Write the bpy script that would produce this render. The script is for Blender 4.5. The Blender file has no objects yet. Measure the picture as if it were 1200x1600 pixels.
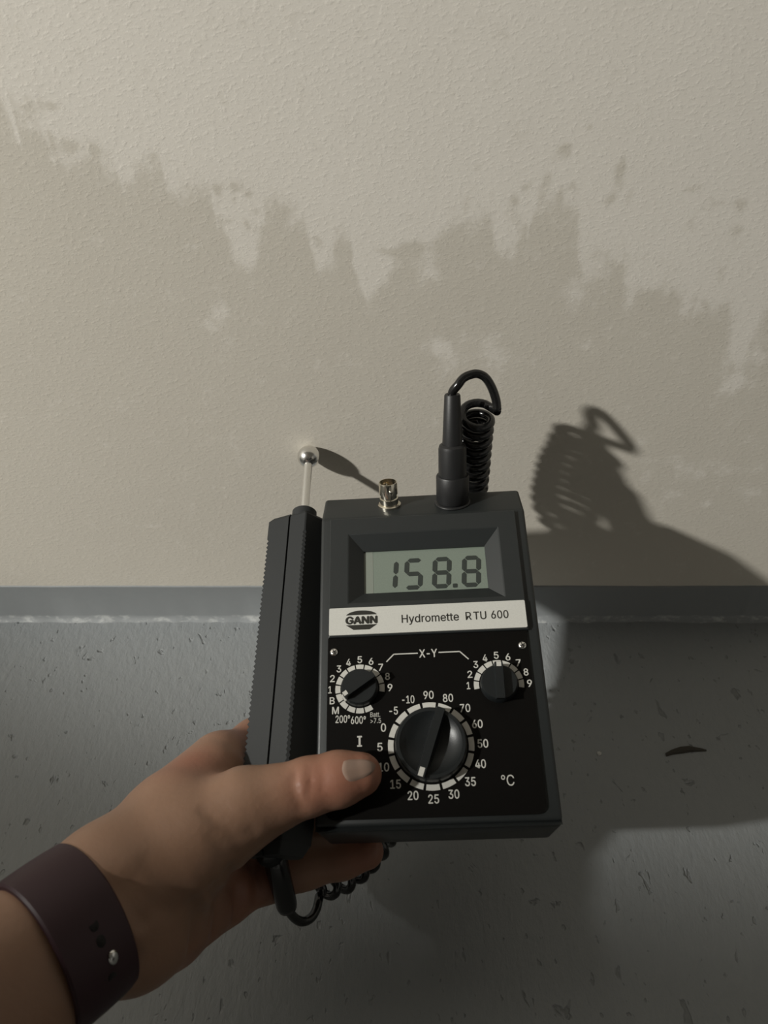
import bpy, bmesh, math, random
import numpy as np
from mathutils import Vector, Matrix

# ------------------------------------------------------------------ camera, world, light, exposure
scene = bpy.context.scene
COL = scene.collection
WALL_Y = .366            # the damp wall's face
cam_d = bpy.data.cameras.new('camera')
cam_d.sensor_fit = 'VERTICAL'; cam_d.sensor_height = 24.0; cam_d.sensor_width = 24.0
cam_d.lens = 24.0 * 1202 / 1600
cam_d.clip_start = .01
cam_d.dof.use_dof = True; cam_d.dof.focus_distance = .40; cam_d.dof.aperture_fstop = 8.5
cam = bpy.data.objects.new('camera', cam_d); COL.objects.link(cam)
cam.location = (0, 0, .449); cam.rotation_euler = (math.radians(47), 0, 0)
scene.camera = cam

world = bpy.data.worlds.new('basement_air'); scene.world = world; world.use_nodes = True
bg = world.node_tree.nodes['Background']
bg.inputs[0].default_value = (1.0, .955, .85, 1); bg.inputs[1].default_value = .31

# one lamp high on the left, its beam aimed up along the wall so that the floor near the viewer lies in the beam's soft edge
LIGHT_DIR = Vector((.78, .345, -.52)).normalized()
side_v = Vector((.404, -.914, 0)).normalized(); up_v = LIGHT_DIR.cross(side_v) * -1
if up_v.z < 0: up_v = -up_v
BEAM = (LIGHT_DIR * math.cos(.301) + (up_v * .707 - side_v * .707).normalized() * math.sin(.301)).normalized()
lamp_d = bpy.data.lights.new('wall_lamp', 'SPOT'); lamp_d.shadow_soft_size = .042
lamp_d.spot_size = .80; lamp_d.spot_blend = .268
lamp_d.energy = 250; lamp_d.color = (1.0, .985, .925)
lamp = bpy.data.objects.new('wall_lamp', lamp_d); COL.objects.link(lamp)
lamp.location = Vector((.02, .30, .18)) - LIGHT_DIR * 2.3
lamp.rotation_euler = BEAM.to_track_quat('-Z', 'Y').to_euler()

vs = scene.view_settings
vs.view_transform = 'Standard'; vs.look = 'None'; vs.gamma = 1; vs.use_curve_mapping = False
vs.exposure = 0.0
scene.cycles.use_denoising = True
scene.cycles.max_bounces = 8

# ------------------------------------------------------------------ helpers
def mesh_obj(name, verts, faces, mat=None, parent=None, smooth=False):
    me = bpy.data.meshes.new(name)
    me.from_pydata([tuple(v) for v in verts], [], faces)
    me.update()
    return link(name, me, mat, parent, smooth)
def link(name, me, mat=None, parent=None, smooth=False):
    o = bpy.data.objects.new(name, me); COL.objects.link(o)
    if mat is not None: me.materials.append(mat)
    if parent is not None: o.parent = parent
    if smooth: me.polygons.foreach_set('use_smooth', [True] * len(me.polygons))
    return o
def bm_obj(name, bm, mat=None, parent=None, smooth=False, k=.001, recalc=True):
    if k != 1: bmesh.ops.scale(bm, vec=(k, k, k), verts=bm.verts)
    if recalc: bmesh.ops.recalc_face_normals(bm, faces=bm.faces)
    me = bpy.data.meshes.new(name); bm.to_mesh(me); bm.free()
    o = link(name, me, mat, parent, smooth)
    return o
def auto(o, ang=35):
    me = o.data; bm = bmesh.new(); bm.from_mesh(me)
    for f in bm.faces: f.smooth = True
    lim = math.radians(ang)
    for e in bm.edges:
        e.smooth = len(e.link_faces) == 2 and e.calc_face_angle(0) < lim
    bm.to_mesh(me); bm.free(); return o
def empty(name, label, cat, mat4=None, group=None):
    o = bpy.data.objects.new(name, None); COL.objects.link(o); o.empty_display_size = .02
    if mat4 is not None: o.matrix_world = mat4
    return tag(o, label, cat, group)
def tag(o, label, cat, group=None):
    o['label'] = label; o['category'] = cat
    if group: o['group'] = group
    return o
def prism(pts, z0, z1, bm=None):
    """closed outline in XY between two heights"""
    bm = bm or bmesh.new()
    a = [bm.verts.new((x, y, z0)) for x, y in pts]; b = [bm.verts.new((x, y, z1)) for x, y in pts]
    n = len(pts)
    bm.faces.new(a[::-1]); bm.faces.new(b)
    for i in range(n): bm.faces.new((a[i], a[(i+1) % n], b[(i+1) % n], b[i]))
    return bm
def rrect(x0, x1, y0, y1, r, n=5):
    rr = r if isinstance(r, (list, tuple)) else (r,) * 4           # corners: x1y1, x0y1, x0y0, x1y0
    out = []
    for (cx, cy, a0), q in zip(((x1, y1, 0), (x0, y1, 90), (x0, y0, 180), (x1, y0, 270)), rr):
        if q <= 0: out.append((cx, cy)); continue
        sx = -1 if cx == x1 else 1; sy = -1 if cy == y1 else 1
        for i in range(n + 1):
            a = math.radians(a0 + 90 * i / n)
            out.append((cx + sx * q + q * math.cos(a), cy + sy * q + q * math.sin(a)))
    return out
def circle(cx, cy, r, n=32, a0=0): return [(cx + r * math.cos(a0 + 2 * math.pi * i / n), cy + r * math.sin(a0 + 2 * math.pi * i / n)) for i in range(n)]
def bevel(bm, w, seg=2, ang=30, edges=None):
    es = edges if edges is not None else [e for e in bm.edges if len(e.link_faces) == 2 and e.calc_face_angle(0) > math.radians(ang)]
    bmesh.ops.bevel(bm, geom=es, offset=w, segments=seg, profile=.5, affect='EDGES', clamp_overlap=True)
    return bm
def lathe(profile, n=32, bm=None, closed_ends=True):
    """profile of (radius, height) about +Z"""
    bm = bm or bmesh.new(); rings = []
    for r, h in profile:
        if r < 1e-6: rings.append([bm.verts.new((0, 0, h))])
        else: rings.append([bm.verts.new((r * math.cos(2*math.pi*i/n), r * math.sin(2*math.pi*i/n), h)) for i in range(n)])
    for a, b in zip(rings, rings[1:]):
        for i in range(n):
            j = (i + 1) % n
            if len(a) == 1: bm.faces.new((a[0], b[i], b[j]))
            elif len(b) == 1: bm.faces.new((a[i], a[j], b[0]))
            else: bm.faces.new((a[i], a[j], b[j], b[i]))
    if closed_ends:
        for q in (rings[0], rings[-1]):
            if len(q) > 1: bm.faces.new(q)
    return bm
def move(bm, m4): bmesh.ops.transform(bm, matrix=m4, verts=bm.verts); return bm
def spline(pts, n):
    """Catmull-Rom through pts, n samples evenly spaced by length"""
    P = np.array(pts, float); Q = np.vstack([2*P[0]-P[1], P, 2*P[-1]-P[-2]]); out = []
    for i in range(len(P) - 1):
        p0, p1, p2, p3 = Q[i:i+4]
        for t in np.linspace(0, 1, 24, endpoint=False):
            out.append(.5*((2*p1)+(-p0+p2)*t+(2*p0-5*p1+4*p2-p3)*t*t+(-p0+3*p1-3*p2+p3)*t**3))
    out.append(P[-1]); out = np.array(out)
    s = np.r_[0, np.cumsum(np.linalg.norm(np.diff(out, axis=0), axis=1))]
    u = np.linspace(0, s[-1], n)
    return np.c_[[np.interp(u, s, out[:, k]) for k in range(out.shape[1])]].T
def frames(P):
    T = np.gradient(P, axis=0); T /= np.linalg.norm(T, axis=1)[:, None]
    N = np.zeros_like(P); a = np.array([0, 0, 1.]) if abs(T[0][2]) < .9 else np.array([1., 0, 0])
    v = a - T[0] * (a @ T[0]); N[0] = v / np.linalg.norm(v)
    for i in range(1, len(P)):
        v = N[i-1] - T[i] * (N[i-1] @ T[i]); N[i] = v / np.linalg.norm(v)
    return T, N, np.cross(T, N)
def tube(name, P, r, mat, parent=None, sides=10):
    P = np.array(P, float); T, N, B = frames(P); n = len(P)
    r = np.broadcast_to(np.array(r, float), (n,))
    a = np.arange(sides) * 2 * math.pi / sides
    V = P[:, None] + r[:, None, None] * (np.cos(a)[None, :, None] * N[:, None] + np.sin(a)[None, :, None] * B[:, None])
    V = V.reshape(-1, 3).tolist(); F = []
    for i in range(n - 1):
        for j in range(sides):
            k = (j + 1) % sides
            F.append((i*sides+j, i*sides+k, (i+1)*sides+k, (i+1)*sides+j))
    F.append(tuple(range(sides))[::-1]); F.append(tuple((n-1)*sides + j for j in range(sides)))
    return mesh_obj(name, V, F, mat, parent, True)

# ------------------------------------------------------------------ materials
def new_mat(name, base=(.5,.5,.5), rough=.5, metal=0.0, spec=.5, coat=0.0):
    m = bpy.data.materials.new(name); m.use_nodes = True
    b = m.node_tree.nodes['Principled BSDF']
    b.inputs['Base Color'].default_value = (*base, 1); b.inputs['Roughness'].default_value = rough
    b.inputs['Metallic'].default_value = metal; b.inputs['Specular IOR Level'].default_value = spec
    b.inputs['Coat Weight'].default_value = coat
    return m
class NT:
    def __init__(s, m): s.t = m.node_tree; s.b = s.t.nodes['Principled BSDF']
    def n(s, kind, **kw):
        x = s.t.nodes.new(kind)
        for k, v in kw.items():
            if k in x.inputs: x.inputs[k].default_value = v
            else: setattr(x, k, v)
        return x
    def l(s, a, b): s.t.links.new(a, b)
    def math(s, op, a, b=None, clamp=False):
        x = s.t.nodes.new('ShaderNodeMath'); x.operation = op; x.use_clamp = clamp
        for i, v in enumerate((a, b)):
            if v is None: continue
            if isinstance(v, (int, float)): x.inputs[i].default_value = v
            else: s.l(v, x.inputs[i])
        return x.outputs[0]
    def mix(s, fac, a, b):
        x = s.t.nodes.new('ShaderNodeMix'); x.data_type = 'RGBA'
        if isinstance(fac, (int, float)): x.inputs[0].default_value = fac
        else: s.l(fac, x.inputs[0])
        for i, v in ((6, a), (7, b)):
            if isinstance(v, tuple): x.inputs[i].default_value = (*v, 1)
            else: s.l(v, x.inputs[i])
        return x.outputs[2]
    def noise(s, scale, detail=4, rough=.55, vec=None, dist=0.0):
        x = s.n('ShaderNodeTexNoise', Scale=scale, Detail=detail, Roughness=rough, Distortion=dist)
        if vec is not None: s.l(vec, x.inputs['Vector'])
        return x.outputs['Fac']
    def ramp(s, fac, a, b):
        x = s.t.nodes.new('ShaderNodeMapRange'); x.interpolation_type = 'SMOOTHSTEP'
        s.l(fac, x.inputs[0]); x.inputs[1].default_value = a; x.inputs[2].default_value = b
        return x.outputs[0]
    def coords(s, scale=(1,1,1), rot=(0,0,0)):
        tc = s.n('ShaderNodeTexCoord'); mp = s.n('ShaderNodeMapping')
        mp.inputs['Scale'].default_value = scale; mp.inputs['Rotation'].default_value = rot
        s.l(tc.outputs['Object'], mp.inputs[0]); return mp.outputs[0]
    def bump(s, h, dist, strength=1.0):
        x = s.n('ShaderNodeBump', Strength=strength, Distance=dist); s.l(h, x.inputs['Height']); s.l(x.outputs[0], s.b.inputs['Normal']); return x

# damp plaster wall
M_WALL = new_mat('painted_plaster', rough=.75, spec=.25); w = NT(M_WALL)
at = w.n('ShaderNodeAttribute', attribute_name='damp').outputs['Fac']
co = w.coords()
n1 = w.noise(75, 6, .68, co); n2 = w.noise(320, 3, .6, co); n3 = w.noise(18, 3, .5, co)
fld = w.math('ADD', at, w.math('MULTIPLY', w.math('SUBTRACT', n1, .5), 2.1))
fld = w.math('ADD', fld, w.math('MULTIPLY', w.math('SUBTRACT', n2, .5), .75))
dm = w.ramp(fld, .10, .92)
dry = w.mix(n3, (.705, .665, .600), (.755, .715, .650)); wet = w.mix(n3, (.580, .540, .470), (.618, .578, .505))
w.l(w.mix(dm, dry, wet), w.b.inputs['Base Color'])
g1 = w.noise(560, 3, .6, w.coords((.6, 1, 1.0), (0, .6, 0)), .1); g2 = w.noise(70, 2, .5, co)
h = w.math('ADD', w.math('MULTIPLY', w.ramp(g1, .45, .80), 1.0), w.math('MULTIPLY', g2, .9))
w.bump(h, .00045, .21)

# worn grey floor paint on rough concrete
def floor_mat(name, pits):
    m = new_mat(name, rough=.42, spec=.35); w = NT(m); co = w.coords()
    a = w.noise(9, 4, .55, co); b = w.noise(200, 4, .65, w.coords((1, .45, 1))); c = w.noise(480, 2, .6, w.coords((1, .5, 1)))
    colr = w.mix(a, (.216, .230, .237), (.258, .270, .275))
    colr = w.mix(w.math('MULTIPLY', w.ramp(b, .35, .75), .35), colr, (.262, .272, .272))
    h = w.math('ADD', w.math('MULTIPLY', b, 1.0), w.math('MULTIPLY', c, .35))
    if pits:
        pn = w.noise(78, 3, .62, w.coords((1, .75, 1)), .6); pm = w.noise(190, 2, .5, w.coords((1, .6, 1)))
        pit = w.math('MAXIMUM', w.ramp(pn, .645, .72), w.math('MULTIPLY', w.ramp(pm, .67, .73), .7))
        colr = w.mix(w.math('MULTIPLY', pit, .40), colr, (.095, .097, .094))
        h = w.math('SUBTRACT', h, w.math('MULTIPLY', pit, 1.5))
        w.bump(h, .0011, .65)
    else:
        w.bump(h, .0003, .12)
        sx = w.n('ShaderNodeSeparateXYZ'); w.l(co, sx.inputs[0])
        pale_toe = w.math('MULTIPLY', w.math('SUBTRACT', 1.0, w.ramp(sx.outputs['Z'], .0028, .0052)), w.ramp(w.noise(110, 4, .7, w.coords((.7, 1, 1.6))), .47, .66))
        colr = w.mix(pale_toe, colr, (.42, .43, .425))  # paler flecks close to the floor, broken up by noise
    w.l(colr, w.b.inputs['Base Color'])
    w.l(w.math('ADD', w.math('MULTIPLY', b, .25), .36), w.b.inputs['Roughness'])
    return m
M_FLOOR = floor_mat('floor_paint', True)
M_BASE = floor_mat('baseboard_paint', False)

def plastic(name, base, rough, spec=.4, grain=1500, gd=.00006):
    m = new_mat(name, base, rough, 0, spec); w = NT(m); n = w.noise(grain, 2, .6, w.coords())
    w.bump(n, gd, .5)
    w.l(w.mix(n, tuple(c*.9 for c in base), tuple(min(1, c*1.1) for c in base)), w.b.inputs['Base Color'])
    return m
M_CASE = plastic('grey_case_plastic', (.0148, .0172, .0174), .43, .5)
M_PANEL = plastic('black_panel_film', (.0034, .0030, .0026), .5, .08)
M_KNOB = plastic('knob_plastic', (.0085, .0100, .0105), .38, .4)
M_HANDLE = plastic('handle_plastic', (.0255, .0270, .0275), .6, .25)
M_RUBBER = plastic('cord_rubber', (.007, .007, .007), .2, .5)
M_PLUG = plastic('plug_rubber', (.014, .014, .0145), .45, .4)
M_WHITE = plastic('white_print', (.45, .44, .405), .6, .3)
M_STRIP = plastic('pale_nameplate', (.475, .470, .435), .5, .3)
M_INK = plastic('dark_ink', (.022, .021, .017), .5, .3)
M_LCD = plastic('lcd_glass', (.160, .190, .158), .25, .5)
M_SEG = plastic('lcd_segment', (.030, .036, .032), .3, .4)
M_STEEL = new_mat('brushed_steel', (.78, .77, .74), .22, 1.0)
wst = NT(M_STEEL); wst.bump(wst.noise(900, 2, .5, wst.coords((1, 1, .1))), .00005, .4)
M_ALU = new_mat('satin_aluminium', (.86, .85, .82), .34, 1.0)
wal = NT(M_ALU); wal.bump(wal.noise(700, 2, .5, wal.coords()), .00004, .4)
M_BNC = new_mat('nickel_connector', (.72, .68, .58), .2, 1.0)
wbn = NT(M_BNC); wbn.bump(wbn.noise(500, 2, .5, wbn.coords()), .00004, .3)
M_GOLD = new_mat('gilt_contact', (.40, .30, .16), .4, 1.0)
M_TEFLON = new_mat('connector_insulator', (.30, .22, .13), .5)

M_SKIN = new_mat('skin', (.30, .17, .11), .48, 0, .4); w = NT(M_SKIN); co = w.coords()
ns = w.noise(28, 4, .6, co); nf = w.noise(420, 3, .6, co)
red = w.n('ShaderNodeAttribute', attribute_name='flush').outputs['Fac']
sk = w.mix(ns, (.215, .122, .077), (.270, .160, .106))
sk = w.mix(w.math('MULTIPLY', red, .65), sk, (.262, .096, .060))
w.l(sk, w.b.inputs['Base Color'])
w.b.inputs['Subsurface Weight'].default_value = .12; w.b.inputs['Subsurface Radius'].default_value = (.006, .0025, .0012)
w.b.inputs['Subsurface Scale'].default_value = .5
w.bump(w.math('ADD', nf, w.math('MULTIPLY', w.noise(130, 3, .6, co), .8)), .00035, .35)
M_NAIL = new_mat('fingernail', (.42, .27, .20), .28, 0, .5); w = NT(M_NAIL)
w.l(w.mix(w.noise(60, 2, .5, w.coords()), (.225, .148, .112), (.27, .187, .145)), w.b.inputs['Base Color'])
M_STRAP = plastic('plum_rubber', (.030, .0125, .0165), .5, .35)
M_HOLE = new_mat('strap_hole_dark', (.004, .003, .003), .8)
M_SCRAP = plastic('dark_scrap', (.055, .050, .042), .8, .2)
M_CRUMB = plastic('pale_crumb', (.55, .55, .52), .8, .2)

# ------------------------------------------------------------------ the setting
# stain field: damp below an uneven tide line (wall x, height), plus loose blots and dry patches
TIDE = [
 (-0.2383, 0.3473), (-0.1983, 0.3562), (-0.1785, 0.3499), (-0.1662, 0.3532), (-0.1623, 0.3499), (-0.1625, 0.3408), (-0.1628, 0.3291), (-0.1552, 0.3368), (-0.1498, 0.3397), (-0.1508, 0.3286), (-0.1461, 0.3266), (-0.1372, 0.3272), (-0.1303, 0.3310), (-0.1278, 0.3238), (-0.1229, 0.3221), (-0.1229, 0.3134), (-0.1168, 0.3175), (-0.1102, 0.3238),
 (-0.1025, 0.3255), (-0.1018, 0.3169), (-0.0942, 0.3146), (-0.0863, 0.3172), (-0.0816, 0.3128), (-0.0794, 0.3032), (-0.0801, 0.2944), (-0.0762, 0.2913), (-0.0744, 0.2815), (-0.0701, 0.2720), (-0.0651, 0.2734), (-0.0622, 0.2874), (-0.0578, 0.2970),
 (-0.0565, 0.3062), (-0.0514, 0.3089), (-0.0457, 0.3044), (-0.0388, 0.2991), (-0.0363, 0.2906), (-0.0352, 0.2775), (-0.0323, 0.2731), (-0.0256, 0.2775), (-0.0238, 0.2906), (-0.0199, 0.2925), (-0.0159, 0.2906), (-0.0150, 0.2798), (-0.0124, 0.2662), (-0.0089, 0.2580), (-0.0033, 0.2651), (0.0000, 0.2714), (0.0038, 0.2765), (0.0076, 0.2835),
 (0.0145, 0.2861), (0.0215, 0.2841), (0.0281, 0.2919), (0.0336, 0.2976), (0.0426, 0.2970), (0.0518, 0.2985), (0.0545, 0.2864), (0.0580, 0.2798), (0.0636, 0.2808), (0.0691, 0.2831), (0.0689, 0.2991), (0.0725, 0.3092), (0.0818, 0.3074), (0.0922, 0.3032), (0.0972, 0.2815), (0.1017, 0.2707), (0.1080, 0.2734), (0.1190, 0.2748), (0.1273, 0.2662), (0.1385, 0.2658), (0.1473, 0.2644),
 (0.1551, 0.2573), (0.1619, 0.2444), (0.1614, 0.2587), (0.1666, 0.2544), (0.1730, 0.2529), (0.1786, 0.2544), (0.1880, 0.2348), (0.1964, 0.2289), (0.1971, 0.2425), (0.1968, 0.2536), (0.2039, 0.2573), (0.2229, 0.2462), (0.2376, 0.2679), (0.2835, 0.2536)]
BLOTS = [  # centre, half width, half height (m), strength: + damp, - dry
 ((0.0818, 0.3321), .0032, .0036, .8), ((0.1090, 0.3249), .0020, .0036, .8), ((0.1089, 0.3172), .0024, .0055, .85), ((0.1154, 0.3104), .0020, .0040, .8), ((0.1064, 0.3089), .0028, .0025, .75), ((0.0613, 0.3089), .0030, .0028, .8),
 ((0.0660, 0.3151), .0022, .0020, .7), ((0.0827, 0.3113), .0016, .0032, .7), ((0.0752, 0.3157), .0020, .0035, .6), ((0.0761, 0.3195), .0020, .0020, .5), ((0.0914, 0.3410), .0014, .0014, .7), ((0.0434, 0.3241), .0017, .0017, .7), ((0.0505, 0.3113), .0015, .0015, .6),
 ((0.0880, 0.3157), .0018, .0018, .6), ((0.1457, 0.3151), .0028, .0022, .7), ((0.1408, 0.3134), .0024, .0014, .6), ((0.1709, 0.2938), .0030, .0040, .75), ((0.1686, 0.3062), .0032, .0042, .65), ((0.1589, 0.3080), .0060, .0018, .45), ((0.1473, 0.2982), .0035, .0040, .5),
 ((0.1704, 0.2748), .0030, .0070, .45), ((0.1365, 0.3007), .0022, .0030, .4), ((0.0388, 0.3068), .0018, .0040, .5), ((-0.1451, 0.3496), .0042, .0016, .7), ((-0.1414, 0.3330), .0050, .0022, .75), ((-0.1304, 0.3308), .0026, .0028, .6), ((-0.1539, 0.3354), .0038, .0042, .7), ((-0.1554, 0.3481), .0026, .0040, .6),
 ((-0.0783, 0.3148), .0028, .0026, .8), ((-0.0773, 0.3113), .0018, .0026, .7), ((-0.0696, 0.3151), .0034, .0030, .85), ((-0.0637, 0.3119), .0020, .0018, .8), ((-0.0710, 0.3092), .0016, .0022, .7), ((-0.0664, 0.2970), .0020, .0030, .7), ((-0.0745, 0.2991), .0036, .0020, .6), ((-0.0610, 0.3038), .0022, .0020, .5),
 ((-0.0314, 0.2880), .0020, .0020, .6), ((-0.0338, 0.2906), .0020, .0014, .6), ((0.0016, 0.2838), .0075, .0022, .85), ((0.0151, 0.2861), .0050, .0028, .7), ((0.0613, 0.2929), .0040, .0060, .40), ((0.0629, 0.3007), .0040, .0050, .3), ((0.1271, 0.2815), .0080, .0050, .28), ((0.1077, 0.2831), .0060, .0060, .30),
 ((0.1172, 0.2679), .0045, .0100, .35), ((-0.0863, 0.2518), .0050, .0065, -.55), ((-0.0927, 0.2406), .0045, .0045, -.40), ((-0.0932, 0.2864), .0045, .0028, -.30), ((-0.1002, 0.3098), .0060, .0040, -.35), ((0.0292, 0.2293), .0055, .0050, -.70), ((0.0354, 0.2180), .0070, .0120, -.33), ((0.0504, 0.2289), .0110, .0080, -.38),
 ((0.0639, 0.2229), .0070, .0110, -.42), ((0.0226, 0.2731), .0070, .0090, -.40), ((-0.0096, 0.2781), .0090, .0090, -.40), ((-0.0026, 0.2731), .0050, .0070, -.40), ((-0.0978, 0.1654), .0050, .0060, -.30), ((-0.1073, 0.1664), .0060, .0040, -.26), ((0.0983, 0.2637), .0055, .0090, -.55), ((0.0966, 0.2601), .0050, .0050, -.3),
 ((0.1130, 0.2644), .0020, .0070, -.35), ((0.1097, 0.2555), .0020, .0030, -.35), ((0.1313, 0.2700), .0100, .0050, -.40), ((0.1271, 0.2580), .0030, .0120, -.40), ((0.1584, 0.2500), .0030, .0150, -.35), ((0.1210, 0.2406), .0040, .0050, -.30), ((0.1274, 0.2394), .0022, .0022, -.30), ((0.1377, 0.2348), .0060, .0060, -.22),
 ((0.1091, 0.2309), .0025, .0040, -.25), ((0.1948, 0.2229), .0090, .0170, -.60), ((0.1982, 0.2063), .0040, .0050, -.40), ((0.1917, 0.2041), .0030, .0030, -.25), ((0.2071, 0.2229), .0060, .0060, -.3), ((0.0778, 0.2815), .0025, .0040, -.2), ((0.1537, 0.1644), .0050, .0050, -.40), ((0.1639, 0.1403), .0050, .0080, -.45),
 ((0.1817, 0.1217), .0080, .0080, -.42), ((0.1950, 0.1429), .0090, .0070, -.45), ((0.2074, 0.1133), .0040, .0025, -.40), ((0.2200, 0.1429), .0110, .0050, -.45), ((0.2371, 0.1271), .0080, .0050, -.40), ((0.2169, 0.1271), .0050, .0040, -.3), ((0.2206, 0.1654), .0060, .0040, -.25), ((0.1810, 0.1480), .0060, .0060, -.3),
 ((0.1971, 0.2041), .0030, .0080, -.3), ((-0.1576, 0.0950), .0100, .0022, -.25), ((-0.0595, 0.1654), .0040, .0060, -.2), ((-0.1889, 0.1887), .0060, .0050, -.12), ((-0.0211, 0.2229), .0070, .0050, -.12), ((-0.1901, 0.2536), .0060, .0050, -.15)]
def axis(lo, hi, step, ends):
    a = np.arange(lo, hi + step/2, step); return np.r_[ends[0], a, ends[1]]
xs = axis(-.33, .33, .0016, ([-3.2, -2.2, -1.6, -1.2, -.9, -.7, -.5, -.4], [.4, .5, .7, .9, 1.2, 1.6, 2.2, 3.2]))
zs = axis(.0, .50, .0016, ([], [.55, .7, .9, 1.3, 1.8, 2.4]))
XX, ZZ = np.meshgrid(xs, zs)
tx = np.array([t[0] for t in TIDE]); tz = np.array([t[1] for t in TIDE]); od = np.argsort(tx)
tide = np.interp(XX, tx[od], tz[od])
soft = .0085 + .007 * np.clip((XX - .12) / .12, 0, 1)            # the tide line blurs out towards one side
dampf = 1 / (1 + np.exp(-(tide - ZZ) / soft * 2.2))
for (cx, cz), hw, hh, st in BLOTS:
    q = ((XX - cx) / hw) ** 2 + ((ZZ - cz) / hh) ** 2
    dampf += st * np.exp(-q * .75)
dampf = np.clip(dampf, -.3, 1.15)
nx, nz = len(xs), len(zs)
wv = np.c_[XX.ravel(), np.zeros(nx*nz), ZZ.ravel()]
idx = np.arange(nx*nz).reshape(nz, nx)
wf = np.stack([idx[:-1, :-1], idx[:-1, 1:], idx[1:, 1:], idx[1:, :-1]], -1).reshape(-1, 4)
# back and rim of the wall slab
base = len(wv); wv = np.vstack([wv, [(-3.2, .12, 0), (3.2, .12, 0), (3.2, .12, 2.4), (-3.2, .12, 2.4)]])
rim = [list(map(int, idx[0, ::-1])) + [base, base+1], list(map(int, idx[-1, :])) + [base+2, base+3],
       list(map(int, idx[:, 0])) + [base+3, base], list(map(int, idx[::-1, -1])) + [base+1, base+2], [base+1, base, base+3, base+2]]
wall = mesh_obj('wall_back', wv.tolist(), [tuple(map(int, f)) for f in wf] + [tuple(r) for r in rim], M_WALL)
wall.location = (0, WALL_Y, 0); wall['kind'] = 'structure'
da = wall.data.attributes.new('damp', 'FLOAT', 'POINT')
da.data.foreach_set('value', np.r_[dampf.ravel(), np.zeros(4)].astype(np.float32))

bm = prism(rrect(-3.2, 3.2, -4.0, WALL_Y + .12, 0), -.10, 0.0)
flo = bm_obj('floor', bm, M_FLOOR, k=1); flo['kind'] = 'structure'
M_CEIL = plastic('ceiling_paint', (.45, .44, .41), .9, .1, 60, .0005)
cei = bm_obj('ceiling', prism(rrect(-3.2, 3.2, -4.0, WALL_Y + .12, 0), 2.4, 2.5), M_CEIL, k=1); cei['kind'] = 'structure'

# skirting: a thin painted upstand with an uneven coved toe of thick paint
random.seed(4)
prof_n = 0; bv = []; bf = []
bx = np.r_[-3.2, -1.0, np.arange(-.40, .4001, .004), 1.0, 3.2]
rg = np.random.default_rng(3); lump = np.convolve(rg.normal(size=len(bx) + 6), np.ones(3)/3, 'same')[3:-3]; lump2 = np.convolve(rg.normal(size=len(bx) + 12), np.ones(7)/7, 'same')[6:-6]
for i, x in enumerate(bx):
    t = max(.0022, .0048 + .0011 * lump[i] + .0012*lump2[i])
    wob = .0004 * lump2[i]
    pr = [(.004, .0357 + wob), (.0000, .0357 + wob), (-.0008, .0351 + wob), (-.0012, .0042)]
    for k in range(1, 5):
        a = math.pi/2 * k / 4
        pr.append((-.0012 - t * .62 * (1 - math.cos(a)), (.0042 + .0005*lump[i]) * (1 - math.sin(a)) + (.0010 if k < 4 else .0002)))
    pr += [(-.0012 - t, -.001), (.004, -.001)]
    prof_n = len(pr); bv += [(x, WALL_Y + y, z) for y, z in pr]
for i in range(len(bx) - 1):
    for k in range(prof_n):
        k2 = (k + 1) % prof_n
        bf.append((i*prof_n + k, i*prof_n + k2, (i+1)*prof_n + k2, (i+1)*prof_n + k))
bf += [tuple(range(prof_n)), tuple((len(bx)-1)*prof_n + k for k in range(prof_n))[::-1]]
bb = mesh_obj('baseboard_back', bv, bf, M_BASE); bb['kind'] = 'structure'
bm = bmesh.new(); bm.from_mesh(bb.data); bmesh.ops.recalc_face_normals(bm, faces=bm.faces); bm.to_mesh(bb.data); bm.free()
auto(bb, 40)

# ------------------------------------------------------------------ moisture meter
MX = Vector((.99745778, -.00166571, .0712404)); MY = Vector((-.02038909, .95125989, .30771562)); MN = Vector((-.0682807, -.30838587, .94880762))
METER = Matrix((( MX.x, MY.x, MN.x, .02054), (MX.y, MY.y, MN.y, .22263), (MX.z, MY.z, MN.z, .14997), (0, 0, 0, 1)))
meter = empty('moisture_meter', 'dark grey hand-held moisture meter with digital display and three dials, gripped in the hand', 'meter', METER)

# case: side profile (along, height) swept across, all edges rounded
side = [(-78.3, -49), (-78.3, -5), (-76.5, -.8), (75.5, -.8), (95, -13.6), (93.5, -27), (66, -46)]
bm = bmesh.new()
L = [bm.verts.new((-52.3, y, z)) for y, z in side]; Rr = [bm.verts.new((54.3, y, z)) for y, z in side]
bm.faces.new(L); bm.faces.new(Rr[::-1])
for i in range(len(side)): bm.faces.new((L[i], Rr[i], Rr[(i+1) % len(side)], L[(i+1) % len(side)]))
bmesh.ops.recalc_face_normals(bm, faces=bm.faces)
vert_e = [e for e in bm.edges if abs(e.verts[0].co.x - e.verts[1].co.x) < .1 and abs(e.verts[0].co.z - e.verts[1].co.z) > 11 and abs(e.verts[0].co.y - e.verts[1].co.y) < 5]
bevel(bm, 4.2, 4, edges=vert_e)
bevel(bm, 1.7, 3, ang=24)
case = bm_obj('case', bm, M_CASE, meter)
cut = bm_obj('cutter', prism(rrect(-36, 38, 28, 63, 0), -8, 5), None, meter)   # opening behind the display window
md = case.modifiers.new('cut', 'BOOLEAN'); md.object = cut; md.operation = 'DIFFERENCE'; md.solver = 'EXACT'
bpy.context.view_layer.update()
hol = bpy.data.meshes.new_from_object(case.evaluated_get(bpy.context.evaluated_depsgraph_get()))
case.modifiers.clear(); case.data = hol; hol.name = 'case'
bpy.data.objects.remove(cut)
auto(case, 50)

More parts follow.
